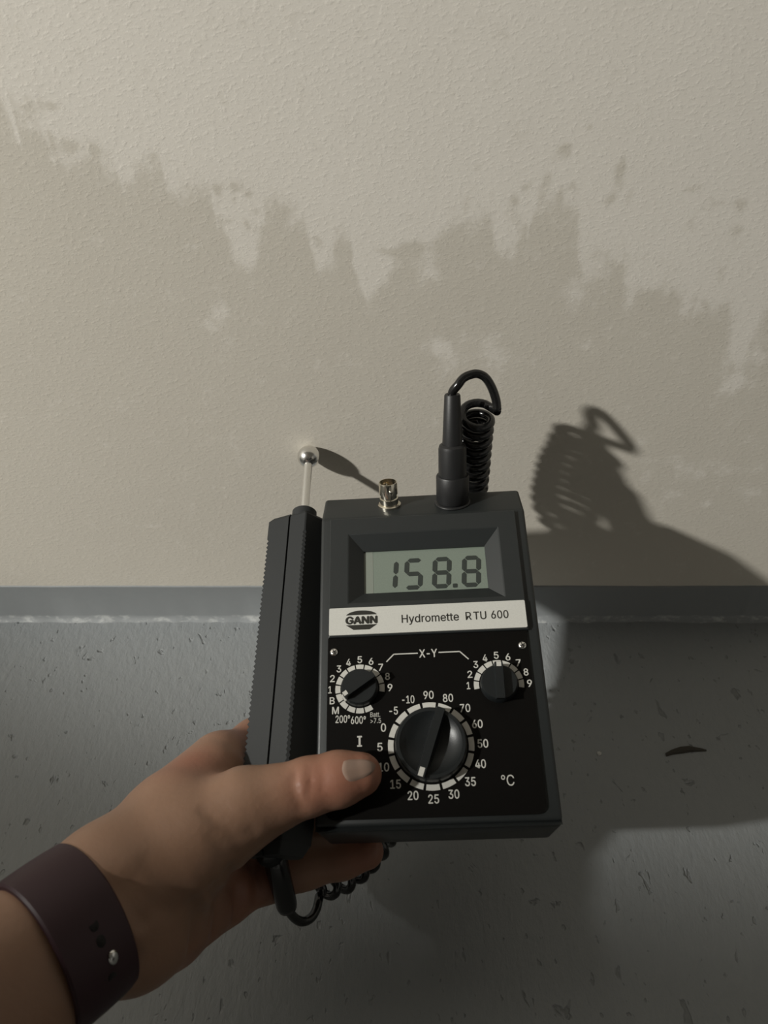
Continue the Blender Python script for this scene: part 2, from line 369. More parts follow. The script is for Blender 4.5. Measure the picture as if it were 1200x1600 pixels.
# display frame: raised plate with a sloping window
def ring_plate(out, zt, zb, inn, win, zw):
    bm = bmesh.new(); n = 4
    def loop(r, z): return [bm.verts.new((x, y, z)) for x, y in ((r[0], r[2]), (r[1], r[2]), (r[1], r[3]), (r[0], r[3]))]
    A, B, Cc, Dd, E = loop(out, zb), loop(out, zt), loop(inn, zt), loop(win, zw), loop(win, zw - 1.5)
    for P, Q in ((A, B), (B, Cc), (Cc, Dd), (Dd, E)):
        for i in range(n): bm.faces.new((P[i], P[(i+1) % n], Q[(i+1) % n], Q[i]))
    return bm
bm = ring_plate((-47.3, 49.0, 9.0, 74.2), 1.1, -1.2, (-37.7, 39.4, 26.2, 64.7), (-30.3, 32.2, 33.4, 57.0), -4.2)
bevel(bm, .35, 1, edges=[e for e in bm.edges if len(e.link_faces) == 2 and all(abs(v.co.z - 1.1) < .01 for v in e.verts)])
frame = bm_obj('display_frame', bm, M_CASE, meter)
bm = prism(rrect(-31.5, 33.5, 32.0, 58.5, 0), -6.2, -5.2)
lcd = bm_obj('lcd_screen', bm, M_LCD, meter); lcd['label'] = 'grey-green liquid crystal screen'
bm = prism(rrect(-30.3, -25.6, 33.4, 57.0, 0), -5.2, -5.12); o = bm_obj('lcd_margin', bm, new_mat('lcd_margin_film', (.185, .205, .175), .3), lcd)
# seven-segment digits, upright with a slight forward lean
def seg_poly(ax, ay, bx_, by, t):
    d = Vector((bx_-ax, by-ay)); Ln = d.length; d.normalize(); p = Vector((-d.y, d.x)); h = t/2; g = .22
    a = Vector((ax, ay)) + d*g; b = Vector((bx_, by)) - d*g
    return [a, a + d*h + p*h, b - d*h + p*h, b, b - d*h - p*h, a + d*h - p*h]
SEGS = {'a': (0,2,1,2), 'b': (1,2,1,1), 'c': (1,1,1,0), 'd': (0,0,1,0), 'e': (0,1,0,0), 'f': (0,2,0,1), 'g': (0,1,1,1)}
DIG = {'1': 'bc', '5': 'afgcd', '8': 'abcdefg'}
def digit(ch, x0, y0, w, h, t=2.35):
    bm = bmesh.new()
    for s in DIG[ch]:
        a = SEGS[s]
        f = lambda u, v: (x0 + u*(w-t) + t/2 + .085*(v*.5*(h-t)), y0 + t/2 + v*.5*(h-t))
        ax, ay = f(a[0], a[1]); bx_, by = f(a[2], a[3])
        prism([(q.x, q.y) for q in seg_poly(ax, ay, bx_, by, t)], -5.2, -5.02, bm)
    return bm_obj('lcd_digit', bm, M_SEG, lcd)
for ch, x0 in (('1', -23.2), ('5', -10.4), ('8', 4.0), ('8', 19.0)): digit(ch, x0, 34.8, 9.6, 17.4)
bm_obj('lcd_decimal_point', prism(rrect(14.6, 16.9, 34.9, 37.1, .5), -5.2, -5.02), M_SEG, lcd)

# nameplate
bm = prism(rrect(-47.0, 48.5, 9.8, 23.7, .6), .9, 1.9); bevel(bm, .25, 1)
plate = bm_obj('nameplate', bm, M_STRIP, meter); plate['label'] = 'pale cream nameplate with dark lettering'
FONT = None
try:
    import os
    FONT = bpy.data.fonts.load(os.path.join(bpy.utils.system_resource('DATAFILES'), 'fonts', 'Inter.woff2'))
except Exception: FONT = None
def text_bm(s, size, width=None, height=None, bold=0.0, lean=0.0):
    cu = bpy.data.curves.new('txt', 'FONT'); cu.body = s; cu.font = FONT or cu.font; cu.size = size; cu.resolution_u = 3
    cu.extrude = .06; cu.fill_mode = 'BOTH'; cu.shear = lean
    o = bpy.data.objects.new('txt', cu); COL.objects.link(o)
    dg = bpy.context.evaluated_depsgraph_get(); me = bpy.data.meshes.new_from_object(o.evaluated_get(dg))
    bm = bmesh.new(); bm.from_mesh(me)
    bpy.data.objects.remove(o); bpy.data.curves.remove(cu); bpy.data.meshes.remove(me)
    xs = [v.co.x for v in bm.verts]; ys = [v.co.y for v in bm.verts]
    cx, cy = (min(xs)+max(xs))/2, (min(ys)+max(ys))/2
    sx = width / (max(xs)-min(xs)) if width else 1; sy = height / (max(ys)-min(ys)) if height else (sx if width else 1)
    if not width: sx = sy
    if bold:                                   # heavier stroke: the same glyphs set again a hair to either side
        src = bm.copy(); me2 = bpy.data.meshes.new('t')
        src.to_mesh(me2); src.free()
        for k, (ox, oy) in enumerate(((bold, 0), (-bold, 0), (0, bold*.7), (0, -bold*.7))):
            b3 = bmesh.new(); b3.from_mesh(me2); bmesh.ops.translate(b3, vec=(ox*size, oy*size, .004*(k+1)), verts=b3.verts)
            m3 = bpy.data.meshes.new('t'); b3.to_mesh(m3); b3.free(); bm.from_mesh(m3); bpy.data.meshes.remove(m3)
        bpy.data.meshes.remove(me2)
    bmesh.ops.transform(bm, matrix=Matrix.Diagonal((sx, sy, 1, 1)) @ Matrix.Translation((-cx, -cy, 0)), verts=bm.verts)
    return bm
def text(name, s, cx, cy, z, mat, parent, **kw):
    bm = text_bm(s, 4.0, **kw); move(bm, Matrix.Translation((cx, cy, z)))
    return bm_obj(name, bm, mat, parent, recalc=False)
text('lettering', 'Hydromette', 2.3, 16.1, 1.92, M_INK, plate, width=27.6, height=5.2, bold=.01)
text('lettering', 'P', 20.75, 16.7, 1.92, M_INK, plate, width=2.5, height=4.0, bold=.01)
bm_obj('lettering', prism([(20.5, 16.7), (21.1, 16.7), (22.35, 14.7), (21.7, 14.7)], 1.9, 1.98), M_INK, plate)      # leg of the R
text('lettering', 'TU', 26.3, 16.7, 1.92, M_INK, plate, width=6.1, height=4.0, bold=.01)
text('lettering', '600', 35.9, 16.8, 1.92, M_INK, plate, width=8.2, height=4.1, bold=.01)
# emblem: dome above, the name, tapered block below
def arc_cap():
    return [(-38.6, 19.7)] + [(-31.1 + 7.7*math.cos(a), 19.0 + 3.0*math.sin(a)) for a in np.linspace(math.radians(163), math.radians(17), 14)] + [(-23.6, 19.7)]
logo = bm_obj('emblem', prism(arc_cap(), 1.9, 1.98), M_INK, plate)
bm = prism([(-38.7, 14.6), (-35.0, 12.1), (-27.2, 12.1), (-23.5, 14.6)], 1.9, 1.98); o = bm_obj('emblem', bm, M_INK, plate)
text('lettering', 'GANN', -31.1, 17.0, 1.92, M_INK, plate, width=15.0, height=3.7, bold=.05)

# control panel
bm = prism(rrect(-47.6, 48.0, -73.8, 8.8, (.5, .5, 4, 4)), -.8, .25)
panel = bm_obj('control_panel', bm, M_PANEL, meter); panel['label'] = 'black dial panel with white numbering'
ZP = .27
def arc_seg(cx, cy, r0, r1, a, half):
    """a: degrees clockwise from the top"""
    an = np.radians(np.linspace(a-half, a+half, 5))
    return [(cx + r1*math.sin(t), cy + r1*math.cos(t)) for t in an] + [(cx + r0*math.sin(t), cy + r0*math.cos(t)) for t in an[::-1]]
def mark(pts): return bm_obj('scale_mark', prism(pts, .2, ZP + .05), M_WHITE, panel)
def num(s, x, y, h=3.5, w=None, bold=.014):
    w = w or {1: 2.0, 2: 4.5, 3: 5.8}[len(s)]
    text('printed_number', s, x, y, ZP, M_WHITE, panel, width=w, height=h, bold=bold)
# main temperature dial
MC = (-.3, -43.5)
nums = ['90', '80', '70', '60', '50', '40', '35', '30', '25', '20', '15', '10', '5', '0', '-5', '-10']
for k, s in enumerate(nums):
    a = 22.5 * k; mark(arc_seg(*MC, 16.9, 19.4, a, 9.4))
    r = 23.0 if len(s) == 1 else 23.2
    x, y = MC[0] + r*1.0*math.sin(math.radians(a)), MC[1] + r*.985*math.cos(math.radians(a))
    if s == '-10': num('-10', x - .6, y, 3.6, 5.6)
    elif s == '-5': num('-5', x, y, 3.6, 3.8)
    else: num(s, x, y, 3.7, 2.2 if len(s) == 1 else 4.6)
# small dials
LC, RC = (-32.2, -16.4), (32.5, -17.0)
for cc, arcs in ((LC, [-90 + 22.5*i for i in range(9)] + [-112.5, -135, -157.5, 180, 157.5]), (RC, [-90 + 22.5*i for i in range(9)])):
    for a in arcs: mark(arc_seg(*cc, 9.2, 11.6, a, 9.6))
    for i in range(9):
        a = math.radians(-90 + 22.5*i); num(str(i+1), cc[0] + 14.1*math.sin(a), cc[1] + 14.0*math.cos(a), 3.3, 1.5 if i == 0 else 2.1)
num('B', LC[0] - 13.0, LC[1] - 5.2, 3.2, 2.2); num('M', LC[0] - 11.4, LC[1] - 9.8, 3.3, 3.0)
num('200°', LC[0] - 8.0, LC[1] - 13.9, 3.4, 6.6); num('600°', LC[0] - .8, LC[1] - 14.6, 3.4, 6.8)
num('Batt.', LC[0] + 7.0, LC[1] - 12.4, 2.2, 4.6, .0); num('>7.5', LC[0] + 7.2, LC[1] - 15.2, 2.2, 4.8, .0)
text('printed_number', 'X-Y', .5, -.6, ZP, M_WHITE, panel, width=8.4, height=3.9, bold=.015)
bm = bmesh.new()
for x0, x1, y0, y1 in ((-33.6, -31.4, -43.0, -42.3), (-33.6, -31.4, -38.9, -38.2), (-32.95, -32.05, -42.5, -38.7)): prism([(x0, y0), (x1, y0), (x1, y1), (x0, y1)], .2, ZP + .05, bm)
bm_obj('printed_letter', bm, M_WHITE, panel)
text('printed_letter', '°C', 32.4, -59.6, ZP, M_WHITE, panel, width=5.6, height=4.6, bold=.0)
def stroke(pts, wd):
    bm = bmesh.new()
    for (ax, ay), (bx_, by) in zip(pts, pts[1:]):
        d = Vector((bx_-ax, by-ay)).normalized(); p = Vector((-d.y, d.x)) * wd/2; e = d * wd * .3
        prism([(ax-p.x-e.x, ay-p.y-e.y), (bx_-p.x+e.x, by-p.y+e.y), (bx_+p.x+e.x, by+p.y+e.y), (ax+p.x-e.x, ay+p.y-e.y)], .2, ZP + .05, bm)
    return bm_obj('printed_line', bm, M_WHITE, panel)
stroke([(-19.4, -3.9), (-15.9, -.4), (-4.6, -.4)], .55); stroke([(5.6, -.4), (15.5, -.4), (19.3, -4.2)], .55)

# dial knobs
def knob(name, cx, cy, r, h, bar_w, bar_h, angle, dish):
    Mk = Matrix.Translation((cx, cy, .2)) @ Matrix.Rotation(math.radians(-angle), 4, 'Z')
    if dish: prof = [(r, 0), (r*.985, h*.75), (r*.95, h), (r*.86, h), (r*.70, h*.62), (r*.4, h*.42), (0, h*.38)]
    else: prof = [(r, 0), (r*.97, h*.8), (r*.90, h), (0, h)]
    bm = lathe(prof, 40); move(bm, Mk); k = auto(bm_obj(name, bm, M_KNOB, meter), 40)
    le = r * .97; b0, b1 = bar_w/2, bar_w*.40
    bm = bmesh.new(); lo_ = [(-b0*1.25, -le*.93), (b0*1.25, -le*.93), (b0*1.25, le*.93), (-b0*1.25, le*.93)]; hi_ = [(-b1, -le), (b1, -le), (b1, le), (-b1, le)]
    A = [bm.verts.new((x, y, h*.3)) for x, y in lo_]; B = [bm.verts.new((x, y, bar_h)) for x, y in hi_]
    bm.faces.new(A[::-1]); bm.faces.new(B)
    for i in range(4): bm.faces.new((A[i], A[(i+1) % 4], B[(i+1) % 4], B[i]))
    bevel(bm, .35, 2, ang=20); move(bm, Mk); auto(bm_obj('grip_bar', bm, M_KNOB, k), 40)
    bm = prism([(-b1*.62, le*.74), (b1*.62, le*.74), (b1*.62, le*.985), (-b1*.62, le*.985)], bar_h - .2, bar_h + .06)
    if not dish: prism([(-1.75, r*.93), (1.75, r*.93), (1.7, r*1.05), (-1.7, r*1.05)], h*.3, h*.75, bm)
    move(bm, Mk); o = bm_obj('pointer_mark', bm, M_WHITE, k); o['label'] = 'white pointer mark'
    return k
knob('dial_knob', *MC, 16.2, 6.5, 4.6, 8.5, 200, True)
knob('dial_knob', *LC, 8.7, 4.5, 4.0, 8.0, 236, False)
knob('dial_knob', *RC, 8.7, 4.5, 4.4, 8.0, 1, False)
# panel screws
for sx, sy in ((-44.6, 1.9), (45.2, 1.4)):
    bm = lathe([(2.0, 0), (1.9, .5), (1.2, .95), (0, 1.05)], 20); move(bm, Matrix.Translation((sx, sy, .2)))
    s = bm_obj('screw', bm, M_STEEL, meter, True)
    bm = bmesh.new()
    for a in (0, 90):
        b2 = prism([(-1.3, -.2), (1.3, -.2), (1.3, .2), (-1.3, .2)], .8, 1.10); move(b2, Matrix.Translation((sx, sy, .2)) @ Matrix.Rotation(math.radians(a + 25), 4, 'Z'))
        me = bpy.data.meshes.new('tmp'); b2.to_mesh(me); b2.free(); bm.from_mesh(me); bpy.data.meshes.remove(me)
    bm_obj('screw_slot', bm, M_HOLE, s)

# sockets on the sloping top
AX = Vector((0, .5664, .8241))
def on_slope(x, y):
    z = -.8 - (y - 75.5) * (12.8 / 19.5)
    q = AX.to_track_quat('Z', 'X').to_matrix().to_4x4()
    return Matrix.Translation((x, y, z)) @ q
S = on_slope(-16.4, 85.8)
bm = lathe([(6.2, -.3), (6.2, .9), (5.6, 1.4), (5.0, 1.5), (5.0, 4.6), (4.4, 5.0), (4.4, 7.0), (5.0, 7.2), (5.0, 13.2), (4.8, 13.8), (4.35, 13.8), (4.35, 6.0), (0, 6.0)], 36, closed_ends=False); move(bm, S)
bnc = auto(bm_obj('coaxial_socket', bm, M_BNC, meter), 30); bnc['label'] = 'open metal bayonet socket'
for a in (0, 180):
    bm = lathe([(.9, 4.0), (.9, 6.3), (0, 6.3)], 12); move(bm, S @ Matrix.Translation((0, 0, 10.2)) @ Matrix.Rotation(math.radians(a + 15), 4, 'Z') @ Matrix.Rotation(math.pi/2, 4, 'Y')); bm_obj('bayonet_lug', bm, M_BNC, bnc, True)
bm = lathe([(2.6, 6), (2.6, 9.5), (.8, 9.5), (.8, 6)], 20, closed_ends=False); move(bm, S); bm_obj('insulator', bm, M_TEFLON, bnc, True)
bm = lathe([(.65, 6), (.65, 10.0), (0, 10.3)], 12); move(bm, S); bm_obj('contact_pin', bm, M_GOLD, bnc, True)
bm = lathe([(9.6, -.2), (9.6, .5), (9.1, .9), (0, .9)], 36); move(bm, on_slope(17.6, 85.5)); bm_obj('plug_socket', bm, M_PLUG, meter, True)

# ------------------------------------------------------------------ ball probe: handle, rod, ball, coiled cord, plug
BALL_M = Vector((-64.9, 133.9, -28.5)); COL_M = Vector((-65.5, 92.5, -23.8))
py = (BALL_M - COL_M).normalized(); pz = (Vector((0, 0, 1)) - py * py.z).normalized(); px = py.cross(pz)
PM = Matrix(((px.x, py.x, pz.x, COL_M.x*.001), (px.y, py.y, pz.y, COL_M.y*.001), (px.z, py.z, pz.z, COL_M.z*.001), (0, 0, 0, 1)))
PROBE = METER @ PM
probe = empty('ball_probe', 'black serrated probe handle with steel ball tip touching the wall, held beside the meter', 'probe', PROBE)
# handle: across u, along v (negative down), toward viewer w
HL = -168.0
def section(t, tooth, shrink=0.0):
    c = 1.0 - shrink
    lc = .6 + 1.3 * tooth; rc = .5 + .8 * tooth
    # left face from left corner to ridge (with moulding groove), right face, back
    a, b = Vector((-20.2, .5)), Vector((2.6, 9.0))
    d = (b - a).normalized(); nn = Vector((-d.y, d.x))
    g = a + (b - a) * .575
    e, f_, k = Vector((14.6, -3.0)), Vector((10.5, -8.5)), Vector((-11.5, -5.5))
    de = (e - b).normalized(); dk = (k - a).normalized()
    pts = [a + dk*lc, a + d*lc, g - d*.55, g - d*.48 - nn*2.4, g + d*.48 - nn*2.4, g + d*.55, b - d*rc, b + de*rc, e - de*.8, e + (f_ - e).normalized()*.8, f_, k]
    cen = Vector((-2.5, -2.0))
    return [cen + (p - cen) * c for p in pts]
rows = [(-3.0, .0, .16), (-5.6, .0, .0), (-16, .0, .0)]
v = -17.0; i = 0
while v > -166: rows.append((v, 1.0 if i % 2 else 0.0, 0)); v -= 1.35; i += 1
rows += [(-168, 0, 0), (-176, 0, .05), (-181, 0, .25)]
bm = bmesh.new(); prev = None; first = None
for vv, tt, sh in rows:
    ring = [bm.verts.new((q.x, vv, q.y)) for q in section(vv, tt, sh)]
    if prev:
        for j in range(len(ring)): bm.faces.new((prev[j], prev[(j+1) % len(ring)], ring[(j+1) % len(ring)], ring[j]))
    else: first = ring
    prev = ring
bm.faces.new(first); bm.faces.new(prev[::-1])
handle = bm_obj('handle', bm, M_HANDLE, probe)
RX = Matrix.Rotation(-math.pi/2, 4, 'X')           # lathe axis onto +v
bm = lathe([(6.9, -6), (6.9, .6), (6.4, 1.1), (0, 1.1)], 36); move(bm, RX); auto(bm_obj('collar', bm, M_HANDLE, probe), 40)
bm = lathe([(2.45, 0), (2.45, 37)], 24); move(bm, RX); auto(bm_obj('rod', bm, M_ALU, probe), 40)
bl = (BALL_M - COL_M).length
bm = bmesh.new(); bmesh.ops.create_uvsphere(bm, u_segments=48, v_segments=32, radius=6.8); move(bm, Matrix.Translation((0, bl, 0))); bm_obj('ball_tip', bm, M_STEEL, probe, True)['label'] = 'polished steel ball'

# plug seated in the meter's sloping top
PL = Matrix.Translation(on_slope(17.6, 85.5).translation) @ Vector((.03, .61, .79)).normalized().to_track_quat('Z', 'X').to_matrix().to_4x4(); inv = PROBE.inverted() @ METER
def in_probe(bm_mm):       # meter millimetres -> probe millimetres
    m = inv.copy(); m.translation = m.translation * 1000; return move(bm_mm, m)
bm = lathe([(0, .9), (8.3, .9), (8.7, 1.6), (8.7, 15.2), (8.3, 15.8), (7.4, 16.0), (7.4, 17.0)], 40); move(bm, PL); in_probe(bm); plug = auto(bm_obj('plug', bm, M_PLUG, probe), 35)
bm = lathe([(7.4, 16.5), (7.35, 30.5), (6.9, 32.2), (5.6, 33.2), (0, 33.2)], 40); move(bm, PL); in_probe(bm); auto(bm_obj('plug_body', bm, M_PLUG, plug), 35)
bm = lathe([(5.3, 33.0), (4.1, 58.9), (3.7, 59.5), (0, 59.5)], 32); move(bm, PL); in_probe(bm); auto(bm_obj('plug_sleeve', bm, M_PLUG, plug), 35)

# cord: loop from the sleeve, coils hanging behind the meter, u-turn up into the handle
tip = METER @ (PL @ Vector((0, 0, 56.0)) * .001)
tip2 = METER @ (PL @ Vector((0, 0, 60.5)) * .001)
loop_pts = [tuple(tip), tuple(tip2), (0.0374, 0.3272, 0.2316), (0.0400, 0.3294, 0.2340), (0.0436, 0.3310, 0.2350), (0.0472, 0.3317, 0.2351), (0.0513, 0.3317, 0.2329), (0.0548, 0.3301, 0.2282), (0.0574, 0.3273, 0.2222), (0.0582, 0.3245, 0.2171), (0.0566, 0.3238, 0.2127)]
axis_pts = [(0.0490, 0.3315, 0.2128), (0.0489, 0.3324, 0.2064), (0.0489, 0.3328, 0.1989), (0.0494, 0.3345, 0.1853), (0.0499, 0.3350, 0.1712), (0.0501, 0.3350, 0.1543), (0.0493, 0.3309, 0.1404), (0.0461, 0.3169, 0.1224), (0.0377, 0.2927, 0.0987), (0.0260, 0.2528, 0.0661), (0.0127, 0.2155, 0.0393), (-0.0035, 0.1874, 0.0283), (-0.0151, 0.1727, 0.0301), (-0.0281, 0.1622, 0.0335), (-0.0334, 0.1579, 0.0362), (-0.0333, 0.1536, 0.0375)]
A = spline(axis_pts, 1300)
T, N, B = frames(A)
sl = np.r_[0, np.cumsum(np.linalg.norm(np.diff(A, axis=0), axis=1))]
pitch = np.interp(sl / sl[-1], [0, .5, .82, .92, 1], [.0062, .0062, .0065, .0085, .0095])
ph = np.r_[0, np.cumsum(2*math.pi * np.diff(sl) / pitch[1:])]
rad = np.interp(sl / sl[-1], [0, .955, .985, 1], [.0080, .0080, .004, .0005])
# start phase so that the first coil meets the loop's end
start = np.array(loop_pts[-1]) - A[0]; p0 = math.atan2(start @ B[0], start @ N[0])
sgn = -1
Hx = A + rad[:, None] * (np.cos(p0 + sgn*ph)[:, None] * N + np.sin(p0 + sgn*ph)[:, None] * B)
hnd_end = PROBE @ Vector((-.004, -.179, -.001))
uturn = [(-0.0333, 0.1499, 0.0393), (-0.0340, 0.1457, 0.0407), (-0.0360, 0.1412, 0.0433), (-0.0399, 0.1381, 0.0472), (-0.0440, 0.1381, 0.0546), (-0.0463, 0.1400, 0.0654), (-0.0485, 0.1460, 0.0807), (-0.0509, 0.1521, 0.0908), tuple(hnd_end)]
cord_pts = np.vstack([spline(loop_pts[:-1], 60), Hx[6:], spline([tuple(Hx[-1])] + uturn, 70)[3:]])
tocord = np.array(PROBE.inverted())
cp = np.c_[cord_pts, np.ones(len(cord_pts))] @ tocord.T
tube('coiled_cord', cp[:, :3], .00228, M_RUBBER, probe, 10)
rel = spline([(-0.0459, 0.1391, 0.0623), (-0.0481, 0.1448, 0.0779), (-0.0503, 0.1509, 0.0888), (-0.0520, 0.1553, 0.0950), tuple(hnd_end)], 30)
rel = (np.c_[rel, np.ones(len(rel))] @ tocord.T)[:, :3]
tube('strain_relief', rel, np.interp(np.linspace(0, 1, 30), [0, .03, 1], [.0046, .0050, .0062]), M_RUBBER, probe, 18)

# ------------------------------------------------------------------ the person's hand and forearm (one continuous surface)
def V3(*p): return np.array(p, float)
 
WR_A, WR_B = V3(*(-0.1187, 0.1080, 0.1440)), V3(*(-0.1099, 0.1015, 0.1312))          # the two sides of the wrist
ARM = V3(-.575, -.74, .34); ARM /= np.linalg.norm(ARM)               # from the wrist up the forearm
SPR = (WR_B - WR_A) - ARM * ((WR_B - WR_A) @ ARM); SPR /= np.linalg.norm(SPR)
HAND = [  # (points, radii in m, blend)
 # forearm: two bones side by side give the flat oval of the wrist
 ([tuple(WR_A + ARM*.20 - SPR*.004), tuple(WR_A + ARM*.09 - SPR*.003), tuple(WR_A), (-0.1098, 0.1210, 0.1389)], [.031, .0245, .0190, .0190], .012),
 ([tuple(WR_B + ARM*.20 + SPR*.004), tuple(WR_B + ARM*.09 + SPR*.003), tuple(WR_B), (-0.1002, 0.1071, 0.1167)], [.031, .0235, .0180, .0178], .012),
 # back of the hand along the index side
 ([(-0.1098, 0.1210, 0.1389), (-0.0962, 0.1519, 0.1207), (-0.0787, 0.1869, 0.1098)], [.0190, .0190, .0152], .012),
 # web between index and thumb
 ([(-0.0873, 0.1576, 0.1297), (-0.0767, 0.1752, 0.1207)], [.0130, .0100], .014),
 # thenar
 ([(-0.1036, 0.1173, 0.1349), (-0.0820, 0.1378, 0.1305), (-0.0583, 0.1530, 0.1350)], [.0200, .0225, .0160], .012),
 # heel of the hand, little finger side
 ([(-0.1005, 0.1061, 0.1199), (-0.0914, 0.1182, 0.0992), (-0.0764, 0.1403, 0.0716)], [.0180, .0165, .0135], .007),
 # palm
 ([(-0.0986, 0.1167, 0.1166), (-0.0861, 0.1486, 0.1025), (-0.0765, 0.1689, 0.0905)], [.0190, .0200, .0160], .014),
 ([(-0.0874, 0.1388, 0.0847), (-0.0766, 0.1555, 0.0645)], [.0170, .0130], .008),
 # thumb
 ([(-0.0583, 0.1530, 0.1350), (-0.0458, 0.1566, 0.1368)], [.0160, .0128], .006),
 ([(-0.0458, 0.1566, 0.1368), (-0.0322, 0.1603, 0.1392)], [.0128, .0120], .004),
 ([(-0.0322, 0.1603, 0.1392), (-0.0192, 0.1630, 0.1407), (-0.0102, 0.1646, 0.1416)], [.0120, .0112, .0093], .003),
 # index, middle, ring and little finger curling behind the meter
 ([(-0.0781, 0.1856, 0.1085), (-0.0659, 0.2071, 0.0963), (-0.0510, 0.2086, 0.0730)], [.0135, .0110, .0098], .006),
 ([(-0.0510, 0.2075, 0.0718), (-0.0189, 0.2104, 0.0698), (0.0034, 0.2102, 0.0703)], [.0098, .0090, .0080], .004),
 ([(-0.0758, 0.1729, 0.0889), (-0.0606, 0.1876, 0.0724), (-0.0368, 0.1925, 0.0660)], [.0135, .0110, .0100], .006),
 ([(-0.0368, 0.1925, 0.0660), (-0.0034, 0.1944, 0.0658), (0.0201, 0.1934, 0.0662)], [.0100, .0092, .0080], .004),
 ([(-0.0747, 0.1600, 0.0722), (-0.0568, 0.1753, 0.0651), (-0.0329, 0.1806, 0.0621)], [.0130, .0105, .0100], .006),
 ([(-0.0329, 0.1806, 0.0621), (-0.0066, 0.1822, 0.0623), (0.0132, 0.1811, 0.0626)], [.0100, .0090, .0078], .004),
 ([(-0.0749, 0.1418, 0.0732), (-0.0563, 0.1538, 0.0626), (-0.0397, 0.1602, 0.0606)], [.0125, .0118, .0116], .006),
 ([(-0.0397, 0.1602, 0.0606), (-0.0207, 0.1632, 0.0624), (-0.0089, 0.1645, 0.0653)], [.0116, .0104, .0088], .004),
]
CREASES = [  # points, width, depth (m)
 ([(-0.0344, 0.1503, 0.1703), (-0.0354, 0.1476, 0.1674), (-0.0344, 0.1442, 0.1637), (-0.0319, 0.1408, 0.1601)], .0010, .0011),
 ([(-0.0295, 0.1513, 0.1714), (-0.0285, 0.1479, 0.1677), (-0.0292, 0.1442, 0.1637)], .0009, .0012),
 ([(-0.0245, 0.1513, 0.1714), (-0.0237, 0.1488, 0.1686), (-0.0245, 0.1459, 0.1655)], .0010, .0004),
 ([(-0.0704, 0.1401, 0.1593), (-0.0636, 0.1360, 0.1550), (-0.0574, 0.1338, 0.1526), (-0.0512, 0.1338, 0.1526)], .0013, .0010),
 ([(-0.0636, 0.1408, 0.1601), (-0.0574, 0.1377, 0.1568), (-0.0519, 0.1357, 0.1546)], .0012, .0004),
 ([(-0.0679, 0.1333, 0.1520), (-0.0634, 0.1302, 0.1488)], .0012, .0005),
 ([(-0.0867, 0.1174, 0.1643), (-0.0787, 0.1107, 0.1572), (-0.0772, 0.1134, 0.1454)], .0022, .0006),
 ([(-0.0961, 0.1074, 0.1683), (-0.0907, 0.1037, 0.1643), (-0.0881, 0.1028, 0.1487)], .0022, .0020),
 ([(-0.0925, 0.0994, 0.1597), (-0.0903, 0.0948, 0.1548), (-0.0899, 0.0933, 0.1384)], .0018, .0009),
 ([(-0.0920, 0.1120, 0.1585), (-0.0839, 0.1071, 0.1533), (-0.0796, 0.1094, 0.1411)], .0026, .0014),
 ([(-0.0744, 0.1152, 0.1327), (-0.0734, 0.1113, 0.1285), (-0.0744, 0.1045, 0.1212)], .0020, .0024),
 ([(-0.0656, 0.1193, 0.1371), (-0.0646, 0.1152, 0.1327), (-0.0656, 0.1088, 0.1258)], .0020, .0026),
 ([(-0.0599, 0.1237, 0.1418), (-0.0574, 0.1186, 0.1363), (-0.0569, 0.1118, 0.1290)], .0020, .0032),
 ([(-0.0560, 0.1393, 0.1145), (-0.0546, 0.1342, 0.1091), (-0.0541, 0.1281, 0.1025)], .0018, .0024),
]
def seg_sdf(Q, a, b, ra, rb):
    ab = b - a; t = np.clip(((Q - a) @ ab) / (ab @ ab), 0, 1)
    return np.linalg.norm(Q - a - t[:, None] * ab, axis=1) - (ra + (rb - ra) * t)
def smin(a, b, k):
    h = np.clip(.5 + .5 * (b - a) / k, 0, 1); return b + (a - b) * h - k * h * (1 - h)
def body_sdf(Q):
    d = None
    for pts, rs, k in HAND:
        e = None
        for i in range(len(pts) - 1):
            s = seg_sdf(Q, V3(*pts[i]), V3(*pts[i+1]), rs[i], rs[i+1])
            e = s if e is None else smin(e, s, .004)
        d = e if d is None else smin(d, e, k)
    for pts, wd, dp in CREASES_ON:
        e = None
        for i in range(len(pts) - 1):
            s = seg_sdf(Q, V3(*pts[i]), V3(*pts[i+1]), 0, 0); e = s if e is None else np.minimum(e, s)
        d = d + dp * np.exp(-(e / wd / 1.6) ** 2)
    return d
CREASES_ON = []
def onto_skin(p):
    """slide a crease point along its sight line onto the skin"""
    p = np.array(p, float); o = np.array((0, 0, .449)); d = (p - o) / np.linalg.norm(p - o); t = .18
    for _ in range(80):
        v = body_sdf((o + d*t)[None])[0]; t += v * .8
        if abs(v) < 1e-5: break
    return o + d*t
CREASES_ON = [([tuple(onto_skin(p)) for p in pts], wd, dp) for pts, wd, dp in CREASES]
